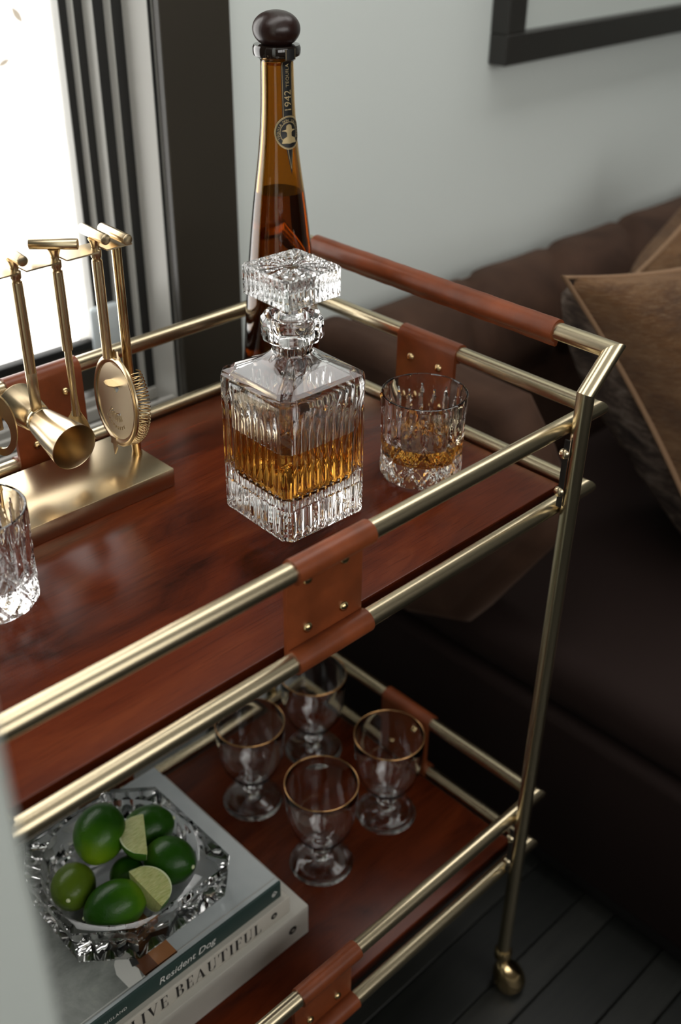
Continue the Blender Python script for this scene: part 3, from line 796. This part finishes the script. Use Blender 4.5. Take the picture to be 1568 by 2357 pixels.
# bar spoon
x = TOOLS[1][0]
s = thing('bar_spoon', 'brass bar spoon hanging between the jigger and the strainer', 'bar tool', (x, PY, -.048))
handle(s, x, math.radians(-43), .0685, .0054, .0052)
obj('shaft', lathe([(.0036, .0690), (.0037, .045), (.0034, .02), (.0042, .004), (.0050, -.002)], 22, (x, PY, 0)), M_BRASS_TOOL, s, 40)
sb = []
for j in range(15):
    q = j/14; z = .002-.048*q; hw = .0130*math.sin(PI*min(1, (.12+.88*q)))**.6 if q < 1 else .001
    hw = max(.0045*(1-q), .0128*max(0, math.sin(PI*(.06+.92*q)))**.75)
    sb.append((z, hw))
V = []; F = []; nw = 10
for side_ in (0, 1):
    for z, hw in sb:
        for i in range(nw+1):
            a = -1+2*i/nw; dep = .0065*(1-a*a)*math.sin(PI*max(0, min(1, (.002-z)/.048)))
            q = Vector((a*hw*.707, -a*hw*.707, 0))+Vector((.707, .707, 0))*(dep-(.0012 if side_ else 0))
            V.append((x+q.x, PY+q.y, z))
o_ = len(sb)*(nw+1)
for k in range(len(sb)-1):
    for i in range(nw):
        a = k*(nw+1)+i; F.append((a, a+1, a+nw+2, a+nw+1)); F.append((o_+a, o_+a+nw+1, o_+a+nw+2, o_+a+1))
for k in range(len(sb)-1):
    for i in (0, nw): a = k*(nw+1)+i; F.append((a, a+nw+1, o_+a+nw+1, o_+a))
for k in (0, len(sb)-1):
    for i in range(nw): a = k*(nw+1)+i; F.append((a, a+1, o_+a+1, o_+a))
obj('bowl', (V, F), M_BRASS_TOOL, s, 50)
# jigger
x = TOOLS[2][0]
s = thing('jigger', 'double ended brass jigger hanging sideways from the tool stand', 'bar tool', (x, PY, -.03))
handle(s, x, PI/2-.10, .058, .0053, .0053)
JC = Vector((x+.0015, PY, .006)); JD = Vector((.02, -1, -.12)).normalized()
obj('arm', bevel_box(x-.0055, x+.0055, PY-.0032, PY+.0032, .016, .062, .0025, 2), M_BRASS_TOOL, s, 45)
big = [(.0005, .0035), (.0130, .0035), (.0150, .006), (.0236, .058), (.0239, .0588), (.0233, .0590), (.0228, .0580), (.0142, .008), (.0005, .006)]
obj('large_cup', lathe(big, 64, JC, axis=JD), M_BRASS_TOOL, s, 40)
sm = [(.0005, .0035), (.0130, .0035), (.0150, .006), (.0205, .040), (.0208, .0408), (.0202, .0410), (.0198, .040), (.0142, .008), (.0005, .006)]
obj('small_cup', lathe(sm, 64, JC, axis=-JD), M_BRASS_TOOL, s, 40)
obj('waist', lathe([(.0125, -.0042), (.0136, -.002), (.0136, .002), (.0125, .0042)], 48, JC, axis=JD), M_BRASS_TOOL, s, 50)
# bottle opener
x = TOOLS[3][0]
s = thing('bottle_opener', 'flat brass bottle opener hanging at the left end of the tool stand', 'bar tool', (x, PY, -.03))
handle(s, x, PI/2-.05, .058, .0053, .0046)
od = Vector((.55, -.835, 0)); on_ = Vector((.835, .55, 0))
ring_o = []; ring_i = []; no = 40
for i in range(no):
    a = 2*PI*i/no; ring_o.append((.0185*math.cos(a), .0040+.0330*math.sin(a))); ring_i.append((.0115*math.cos(a), -.0030+.0180*math.sin(a)))
V = []; F = []
for c in (-.0011, .0011):
    for R_ in (ring_o, ring_i):
        V += [tuple(Vector((x, PY, .012))+od*a+Vector((0, 0, b))+on_*c) for a, b in R_]
for i in range(no):
    j = (i+1) % no
    F += [(i, j, no+j, no+i), (2*no+i, 3*no+i, 3*no+j, 2*no+j), (i, 2*no+i, 2*no+j, j), (no+i, no+j, 3*no+j, 3*no+i)]
obj('opener_ring', (V, F), M_BRASS_TOOL, s, 40)
obj('tongue', bevel_box(x-.004, x+.004, PY-.0016, PY+.0016, .010, .0600, .001, 1), M_BRASS_TOOL, s, 40)

# ================================================================== lower tray: goblets
def make_goblet(x, y, label):
    t = thing('goblet', label, 'glass', (x, y, ZS), 'gold rimmed goblets on the lower tray')
    outer = [(.0008, .0030), (.030, .0010), (.0405, 0), (.0418, .0008), (.0412, .0020), (.030, .0042), (.016, .0078), (.0085, .0125), (.0066, .0170),
             (.0072, .0210), (.0115, .0235), (.0132, .0270), (.0118, .0308), (.0085, .0330), (.0082, .0350), (.0120, .0385), (.0205, .0450), (.0310, .0560), (.0390, .0710), (.0432, .0880), (.0455, .1080), (.0466, .1300), (.0469, .1452)]
    inner = [(.0466, .1466), (.0460, .1466), (.0455, .1440), (.0452, .1300), (.0441, .1080), (.0418, .0880), (.0375, .0715), (.0295, .0575), (.0190, .0470), (.0095, .0425), (.0008, .0415)]
    ob = obj('glass_body', lathe(outer+inner, 72, (x, y, ZS)), M_GLASS, t, 60)
    rim_ = [(.0470, .1452), (.04715, .1462), (.0469, .1470), (.0464, .1472), (.0460, .1468), (.04585, .1460)]
    obj('gold_rim', lathe(rim_, 72, (x, y, ZS), False, False, closed=True), M_GOLDRIM, t, 80)
    return t
g0 = make_goblet(-.2232, .1716, 'gold rimmed goblet nearest the book stack, in front of the others')
for (x, y, lb) in ((-.1001, .1717, 'gold rimmed goblet at the right, nearest the end rail'), (-.2183, .3168, 'gold rimmed goblet behind the front one, at the left by the dish of limes'), (-.0904, .3295, 'gold rimmed goblet farthest back, partly hidden by the leather strap')):
    g = copy_tree(g0); g.location = (x, y, ZS); g['label'] = lb

# ================================================================== books
def make_book(name, label, x0, x1, y0, y1, z0, z1, cov, spine, rr=.003, title=None):
    b = thing(name, label, 'book', ((x0+x1)/2, (y0+y1)/2, z0), 'books stacked under the glass dish')
    tc = .0028
    obj('page_block', bevel_box(x0+.003, x1-.003, y0+.004, y1-.003, z0+tc, z1-tc), M_PAPER, b, None)
    obj('cover_board', bevel_box(x0, x1, y0+.002, y1, z1-tc, z1, .0008, 1), cov, b, 30)
    obj('cover_board', bevel_box(x0, x1, y0+.002, y1, z0, z0+tc, .0008, 1), cov, b, 30)
    obj('spine', bevel_box(x0, x1, y0, y0+.004, z0, z1, .0012, 2), spine, b, 30)
    return b
Z1, Z2, Z3 = -.6054, -.5774, -.5504
bk1 = make_book('large_book', 'thick white book at the bottom of the stack on the lower tray', -.690, -.3085, .1040, .398, ZS, Z1, M_BOOK_W, M_BOOK_W)
bk2 = make_book('coffee_table_book', 'cream book with tall black spine capitals in the middle of the stack', -.660, -.3306, .1126, .385, Z1, Z2, M_BOOK_C, M_BOOK_C)
bk3 = make_book('photo_book', 'grey photo covered book with a dark green spine on top of the stack', -.640, -.338, .1196, .372, Z2, Z3, M_PHOTO, M_GREEN)
# spine lettering
(tv, tf), tw = didone('LIVE BEAUTIFUL')
X0, X1, zc, hh = -.5595, -.3765, (Z1+Z2)/2, .0185
sc_ = (X1-X0)/tw
obj('title', remap((tv, tf), lambda x, y, z: (X0+x*sc_, .1126-.0003, zc-hh/2+y*hh)), M_INK, bk2, None, fix=False, label='black serif title lettering')
def emblem(parent, xc, yc, zc, r, M, name='publisher_mark'):
    V = []; F = []; n = 24
    for (ra, rb_, a0, a1) in ((.0, r, 0, 2*PI),):
        V = [(xc+rb_*math.cos(2*PI*i/n), yc, zc+rb_*math.sin(2*PI*i/n)) for i in range(n)]; F = [tuple(range(n))]
    return obj(name, (V, F), M, parent, None, fix=False)
def ringm(xc, yc, zc, r0, r1, n=20):
    V = [(xc+r*math.cos(2*PI*i/n), yc, zc+r*math.sin(2*PI*i/n)) for r in (r0, r1) for i in range(n)]
    return V, [(i, (i+1) % n, n+(i+1) % n, n+i) for i in range(n)]
emblem(bk1, -.3345, .1037, -.6290, .0062, M_INK)
obj('mark_figure', merge(ringm(-.3352, .1034, -.6282, .0012, .0020), ringm(-.3338, .1034, -.6300, .0012, .0020)), M_BOOK_W, bk1, None, fix=False)
emblem(bk2, -.3560, .1123, -.5905, .0048, M_INK)
obj('mark_figure', merge(ringm(-.3566, .1120, -.5898, .0010, .0016), ringm(-.3554, .1120, -.5912, .0010, .0016)), M_BOOK_C, bk2, None, fix=False)
def spine_text(s, size, x0, zbase, y, M, parent, name, shear=0., sp=1.):
    tm = text_mesh(s, size, shear, sp)
    return obj(name, remap(tm, lambda a, b, c: (x0+a, y, zbase+b)), M, parent, None, fix=False)
spine_text('Resident Dog', .0145, -.5160, -.5688, .1193, M_WTEXT, bk3, 'title', .25, .98)
spine_text('ENGLAND', .0062, -.5890, -.5662, .1193, M_WTEXT, bk3, 'author_name', 0, 1.15)
obj('publisher_mark', merge(ringm(-.3485, .1193, -.5632, .0028, .0042, 4), ringm(-.3500, .1193, -.5650, .0018, .0030, 4)), M_WTEXT, bk3, None, fix=False)
spine_text('h', .006, -.3262, -.632, .1037, M_GTEXT, bk1, 'small_print')
# cover photograph: pale stone wall at the left, tan and brown panels, a white dog
ct = Z3+.0003
def patch(poly, z=ct): return ([(a, b, z) for a, b in poly], [tuple(range(len(poly)))])
obj('cover_photo', patch([(-.638, .126), (-.523, .126), (-.523, .370), (-.638, .370)]), M_STONEPIC, bk3, None, fix=False, label='printed pale stone wall')
obj('photo_detail', patch([(-.508, .127), (-.483, .127), (-.483, .200), (-.508, .200)], ct+.0002), M_TANPIC, bk3, None, fix=False)
obj('photo_detail', patch([(-.526, .127), (-.508, .127), (-.508, .200), (-.526, .200)], ct+.0002), M_BROWNPIC, bk3, None, fix=False)
dogp = [(-.547, .128), (-.530, .127), (-.526, .140), (-.529, .150), (-.521, .158), (-.524, .168), (-.535, .170), (-.543, .162), (-.548, .150)]
obj('photo_detail', patch(dogp, ct+.0004), M_WHITEPIC, bk3, None, fix=False)
obj('photo_detail', patch([(-.530, .146), (-.522, .144), (-.520, .156), (-.527, .158)], ct+.0006), M_INK, bk3, None, fix=False)
obj('hinge_groove', bevel_box(-.638, -.340, .1275, .1290, ct-.0002, ct+.0002), M_GTEXT, bk3, None)
# ================================================================== crystal dish with limes
def make_dish():
    t = thing('glass_dish', 'heavy clear cut glass dish of limes with clipped corners on the books', 'dish', (-.477, .238, Z3))
    cx, cy = -.478, .2365; N = 8*24; H = .055
    corners = [(-.384, .155), (-.384, .2976), (-.4258, .3314), (-.546, .3300), (-.571, .290), (-.573, .188), (-.520, .1440), (-.396, .1440)]
    per = []
    for k in range(8):
        a, b = corners[k], corners[(k+1) % 8]
        for i in range(24): s_ = i/24; per.append((a[0]+(b[0]-a[0])*s_-cx, a[1]+(b[1]-a[1])*s_-cy, s_, k))
    def ring(sc, z, cut=0.):
        out = []
        for x, y, s_, k in per:
            q = s_*3; g = abs((q % 1)-.5)*2
            d = cut*(1-g)
            r = math.hypot(x, y); f = sc*(1-d/r); out.append((cx+x*f, cy+y*f, Z3+.0006+z))
        return out
    def circ(r, z, dx=0): return [(cx+r*x/math.hypot(x, y), cy+r*y/math.hypot(x, y), Z3+z) for x, y, *_ in per]
    R = [ring(.93, 0), ring(.955, .0012), ring(.965, .010, .009), ring(.975, .024, .011), ring(.985, .036, .006), ring(.995, .043), ring(1., .046), ring(1., .0530), ring(.990, .055)]
    R += [circ(.0905, .0552), circ(.0885, .0545), circ(.0875, .050), circ(.0860, .034), circ(.0830, .022), circ(.077, .0145), circ(.066, .0125), circ(.02, .0120)]
    obj('bowl', rings_mesh(R), M_GLASS, t, 18)
    # bright finger rests let into the rim
    for (a, b) in ((-.4405, .3285),):
        obj('rim_notch', tube((a-.002, b-.016, Z3+.0545), (a+.004, b+.004, Z3+.0545), .0058, 20, capr=.002), M_GLASS, t, 40)
make_dish()
def make_lime(c, rx, rz, d, M, label, nip=True):
    """lime: long axis d"""
    u, w, dd = frame_of(d); M3 = Matrix((u, w, dd)).transposed()
    def fn(p): return 1+.035*max(0, abs(p.z)-.86)/.14*1.6
    def shp(p):
        e = max(0, abs(p.z)-.80)/.20; return 1+.05*e*e
    vf = ellip((0, 0, 0), rx, rx, rz, 30, 20, None, shp)
    o = thing('lime', label, 'lime', c, 'limes in the glass dish')
    sk = obj('skin', vf, M, o, 80, off=False)
    sk.rotation_euler = M3.to_euler()
    nb = obj('stem_scar', ([(x, y, z+rz*1.035) for x, y, z in ellip((0, 0, 0), .0026, .0026, .0018, 12, 6)[0]], ellip((0, 0, 0), .0026, .0026, .0018, 12, 6)[1]), M_PITH, o, 60, off=False)
    nb.rotation_euler = M3.to_euler(); return o
zb_ = Z3+.014
make_lime((-.4815, .2685, zb_+.0585), .0300, .0350, (.75, .66, .25), M_LIME, 'large dark green lime lying on top at the far side of the dish')
make_lime((-.5335, .2480, zb_+.0300), .0250, .0300, (-.6, -.7, .4), M_LIME_Y, 'yellowish lime at the left end of the dish')
make_lime((-.5140, .1940, zb_+.0305), .0276, .0342, (-1, .35, -.1), M_LIME, 'lime with a pale green end at the near side of the dish')
make_lime((-.4355, .2000, zb_+.0345), .0268, .0315, (.35, -1, .2), M_LIME, 'dark green lime with a small scar at the right end of the dish')
make_lime((-.4250, .2575, zb_+.0315), .0268, .0308, (.9, -.4, .2), M_LIME, 'dark green lime at the far right, half behind a cut wedge')
make_lime((-.4780, .2255, zb_+.0235), .0195, .0215, (.8, .5, .1), M_LIME, 'shaded lime in the middle of the dish under the wedges')
def make_wedge(tip0, tip1, keel, label):
    """wedge: tip0-tip1 is the rind chord; keel: direction from the chord to the cut edge"""
    A = Vector(tip0); B = Vector(tip1); c = (A+B)/2; L = (B-A).length/2; d = (B-A).normalized()
    k = Vector(keel); k = (k-d*k.dot(d)).normalized(); w = d.cross(k).normalized()
    o = thing('lime_wedge', label, 'lime wedge', c)
    half = math.radians(46); rad = .029
    def pt(s, a, rr):   # s along -1..1, a angle from the -k direction
        q = math.sqrt(max(0, 1-s*s)); return c+d*(s*L)+(-k*math.cos(a)+w*math.sin(a))*(rad*q*rr)+k*.014*0
    n1, n2 = 18, 12
    V = []; F = []
    for i in range(n1+1):
        s_ = -1+2*i/n1
        for j in range(n2+1): V.append(tuple(pt(s_, -half+2*half*j/n2, 1)))
    for i in range(n1):
        for j in range(n2): a = i*(n2+1)+j; F.append((a, a+1, a+n2+2, a+n2+1))
    o_ = len(V)
    for i in range(n1+1):
        s_ = -1+2*i/n1
        for j in range(n2+1): V.append(tuple(pt(s_, -half+2*half*j/n2, .955)))
    for i in range(n1):
        for j in range(n2): a = o_+i*(n2+1)+j; F.append((a, a+n2+1, a+n2+2, a+1))
    for i in range(n1):
        for j in (0, n2): a = i*(n2+1)+j; F.append((a, a+n2+1, o_+a+n2+1, o_+a))
    obj('rind', (V, F), M_RIND, o, 60)
    pv = []; pf_ = []
    for sg in (-1, 1):
        b0 = len(pv)
        for i in range(n1+1):
            s_ = -1+2*i/n1; pv.append(tuple(pt(s_, sg*half, .985)+w*sg*.0003)); pv.append(tuple(pt(s_, sg*half, .90)+w*sg*.0006))
        for i in range(n1): a = b0+2*i; pf_.append((a, a+1, a+3, a+2))
    obj('pith', (pv, pf_), M_PITH, o, 60)
    V = []; F = []
    for i in range(n1+1):
        s_ = -1+2*i/n1; V.append(tuple(pt(s_, -half, .955))); V.append(tuple(c+d*(s_*L*.93)+k*.0015)); V.append(tuple(pt(s_, half, .955))); V.append(tuple(pt(s_, 0, .94)))
    for i in range(n1):
        a = 4*i
        for j in range(4): F.append((a+j, a+(j+1) % 4, a+4+(j+1) % 4, a+4+j))
    obj('flesh', (V, F), M_FLESH, o, 40)
make_wedge((-.4310, .2560, -.474), (-.4620, .2040, -.474), (.245, -.90, .54), 'upright lime wedge leaning on the whole limes at the far side')
make_wedge((-.4870, .2030, -.480), (-.4845, .1460, -.488), (-.57, -.20, .64), 'lime wedge lying cut side up against the near rim')

# ================================================================== sofa
sofa = thing('sofa', 'dark brown velvet sofa with a rolled back behind the bar cart', 'sofa', (1.2, .15, FL))
def roll(x0, x1, yc, zc, r, nseg, seams):
    rings = []; n = 40
    for k in range(nseg+1):
        x = x0+(x1-x0)*k/nseg
        e = 1.
        if x-x0 < .07: e = math.sqrt(max(.02, 1-((.07-(x-x0))/.07)**2))
        ring = []
        for i in range(n):
            a = 2*PI*i/n; d = 0
            for s_ in seams:
                q = (x-s_-.09*math.cos(a))/.014; d += .011*math.exp(-q*q)
                q2 = (x-s_-.09*math.cos(a)-.05)/.04; d -= .003*math.exp(-q2*q2)
            rr = (r-d)*e; ring.append((x, yc+rr*math.cos(a)*1.02, zc+rr*math.sin(a)))
        rings.append(ring)
    return rings_mesh(rings)
obj('back_roll', roll(.20, 2.35, .548, -.232, .098, 180, [.47, .70, .93, 1.2, 1.5, 1.8]), M_SOFA, sofa, 70)
obj('back_panel', bevel_box(.17, 2.35, .47, .645, -.62, -.24, .03, 4), M_SOFA, sofa, 50)
armp = [(.60, -.125), (.50, -.118), (.35, -.120), (.215, -.124), (.165, -.185), (.120, -.265), (.124, -.300), (.245, -.500), (.36, -.545), (.60, -.56)]
av = []
ao = obj('arm', extrude(armp, .080, lambda a, b, c: (.130+c, a, b)), M_SOFA, sofa, 60)
bv = ao.modifiers.new('soft_edges', 'BEVEL'); bv.width = .028; bv.segments = 5; bv.limit_method = 'ANGLE'; bv.angle_limit = math.radians(50)
obj('seat_cushion', bevel_box(.150, 1.20, -.30, .46, -.575, -.475, .04, 5), M_SEAT, sofa, 50)
obj('seat_cushion', bevel_box(1.21, 2.30, -.30, .46, -.575, -.475, .04, 5), M_SEAT, sofa, 50)
obj('base', bevel_box(.140, 2.35, -.33, .64, -.845, -.57, .015, 3), M_SOFA_DARK, sofa, 50)
obj('plinth', bevel_box(.165, 2.32, -.30, .62, FL, -.845, .004, 1), M_BLACK, sofa, 50)

# hide cushions
def make_cushion(name, label, A, eu, ev, n_, size, thick, Mf, Mb):
    """A: corner where the two edges eu (along the top) and ev (down) start"""
    A = Vector(A); eu = Vector(eu).normalized(); ev = Vector(ev).normalized(); nn_ = eu.cross(ev).normalized()
    if nn_.dot(Vector(n_)) < 0: nn_ = -nn_
    c = A+(eu+ev)*size/2; t = thing(name, label, 'cushion', c)
    G_ = 26
    def pos(u, v, sgn):
        a, b = 2*u-1, 2*v-1
        pin = .085*(1-abs(b)**2.0)*abs(a)**3; pin2 = .085*(1-abs(a)**2.0)*abs(b)**3
        x = a-math.copysign(pin, a); y = b-math.copysign(pin2, b)
        h = (max(0, 1-a*a)*max(0, 1-b*b))**.42*thick
        h *= 1+.10*math.sin(3*a+1)*math.sin(2.3*b)
        return c+eu*(x*size/2)+ev*(y*size/2)+nn_*(h*sgn*(1 if sgn > 0 else 1.8))
    for nm, sg, M in (('front_panel', 1, Mf), ('back_panel', -1, Mb)):
        V = [tuple(pos(i/G_, j/G_, sg)) for i in range(G_+1) for j in range(G_+1)]
        F = [(i*(G_+1)+j, (i+1)*(G_+1)+j, (i+1)*(G_+1)+j+1, i*(G_+1)+j+1) for i in range(G_) for j in range(G_)]
        obj(nm, (V, F), M, t, 80, fix=True)
    loop = [pos(i/24, 0, 0) for i in range(24)]+[pos(1, i/24, 0) for i in range(24)]+[pos(1-i/24, 1, 0) for i in range(24)]+[pos(0, 1-i/24, 0) for i in range(24)]
    rings = []
    for i in range(len(loop)+1):
        P = loop[i % len(loop)]; d = loop[(i+1) % len(loop)]-loop[i-1 if i < len(loop) else i-1-len(loop)]
        q = (P-c).normalized(); w_ = nn_
        rings.append([tuple(P+q*.006*math.cos(2*PI*k/8)+w_*.004*math.sin(2*PI*k/8)) for k in range(8)])
    obj('piping', rings_mesh(rings, False, False), M_PIPING, t, 80)
    return t
make_cushion('hide_cushion', 'brown hair-on-hide cushion with a piped edge propped on the sofa seat', (.275, .240, .006), (.45, -.08, -.03), (.135, -.22, -.406), (-.3, -1, .3), .50, .105, M_HIDE, M_HIDE2)
make_cushion('hide_cushion', 'second hide cushion behind the piped one, against the sofa back', (.605, .325, -.095), (.27, .02, .125), (.10, -.06, -.36), (0, -1, .3), .38, .055, M_HIDE, M_HIDE)

# ================================================================== a twig with leaves outside the window
tw = thing('tree_branch', 'blurred twig with pale leaves outside the window', 'branch', (.60, 2.2, .05))
M_LEAF = mat('pale_leaf', (.20, .165, .13), .7)
M_TWIG = mat('twig_bark', (.28, .25, .21), .8)
obj('twig', merge(tube((.50, 2.28, .45), (.585, 2.22, .20), .0012, 8), tube((.585, 2.22, .20), (.565, 2.2, -.02), .0010, 8)), M_TWIG, tw, 60)
for (x, z, L, a) in ((.622, .082, .030, 2.2), (.566, -.026, .024, .4), (.578, .13, .028, 1.3), (.55, .25, .03, 2.6)):
    V = []; F = []
    for i in range(9):
        q = i/8; hw = .45*L*math.sin(PI*min(1, q*.98+.01))**.8
        for sgn in (-1, 0, 1):
            u = q*2*L-L; w = sgn*hw; V.append((x+u*math.cos(a)-w*math.sin(a), 2.2+.006*abs(sgn)-.004*q, z+u*math.sin(a)+w*math.cos(a)))
    for i in range(8):
        for k in (0, 1): o = i*3+k; F.append((o, o+1, o+4, o+3))
    V2 = [(p[0], p[1]+.0012, p[2]) for p in V]; n_v = len(V)
    F2 = [tuple(i+n_v for i in reversed(q)) for q in F]
    ed = [(0, 1), (1, 2)]+[(3*i+2, 3*i+5) for i in range(8)]+[(26, 25), (25, 24)]+[(3*i+3, 3*i) for i in range(7, -1, -1)]
    obj('leaf', (V+V2, F+F2+[(b, a_, a_+n_v, b+n_v) for a_, b in ed]), M_LEAF, tw, 60)
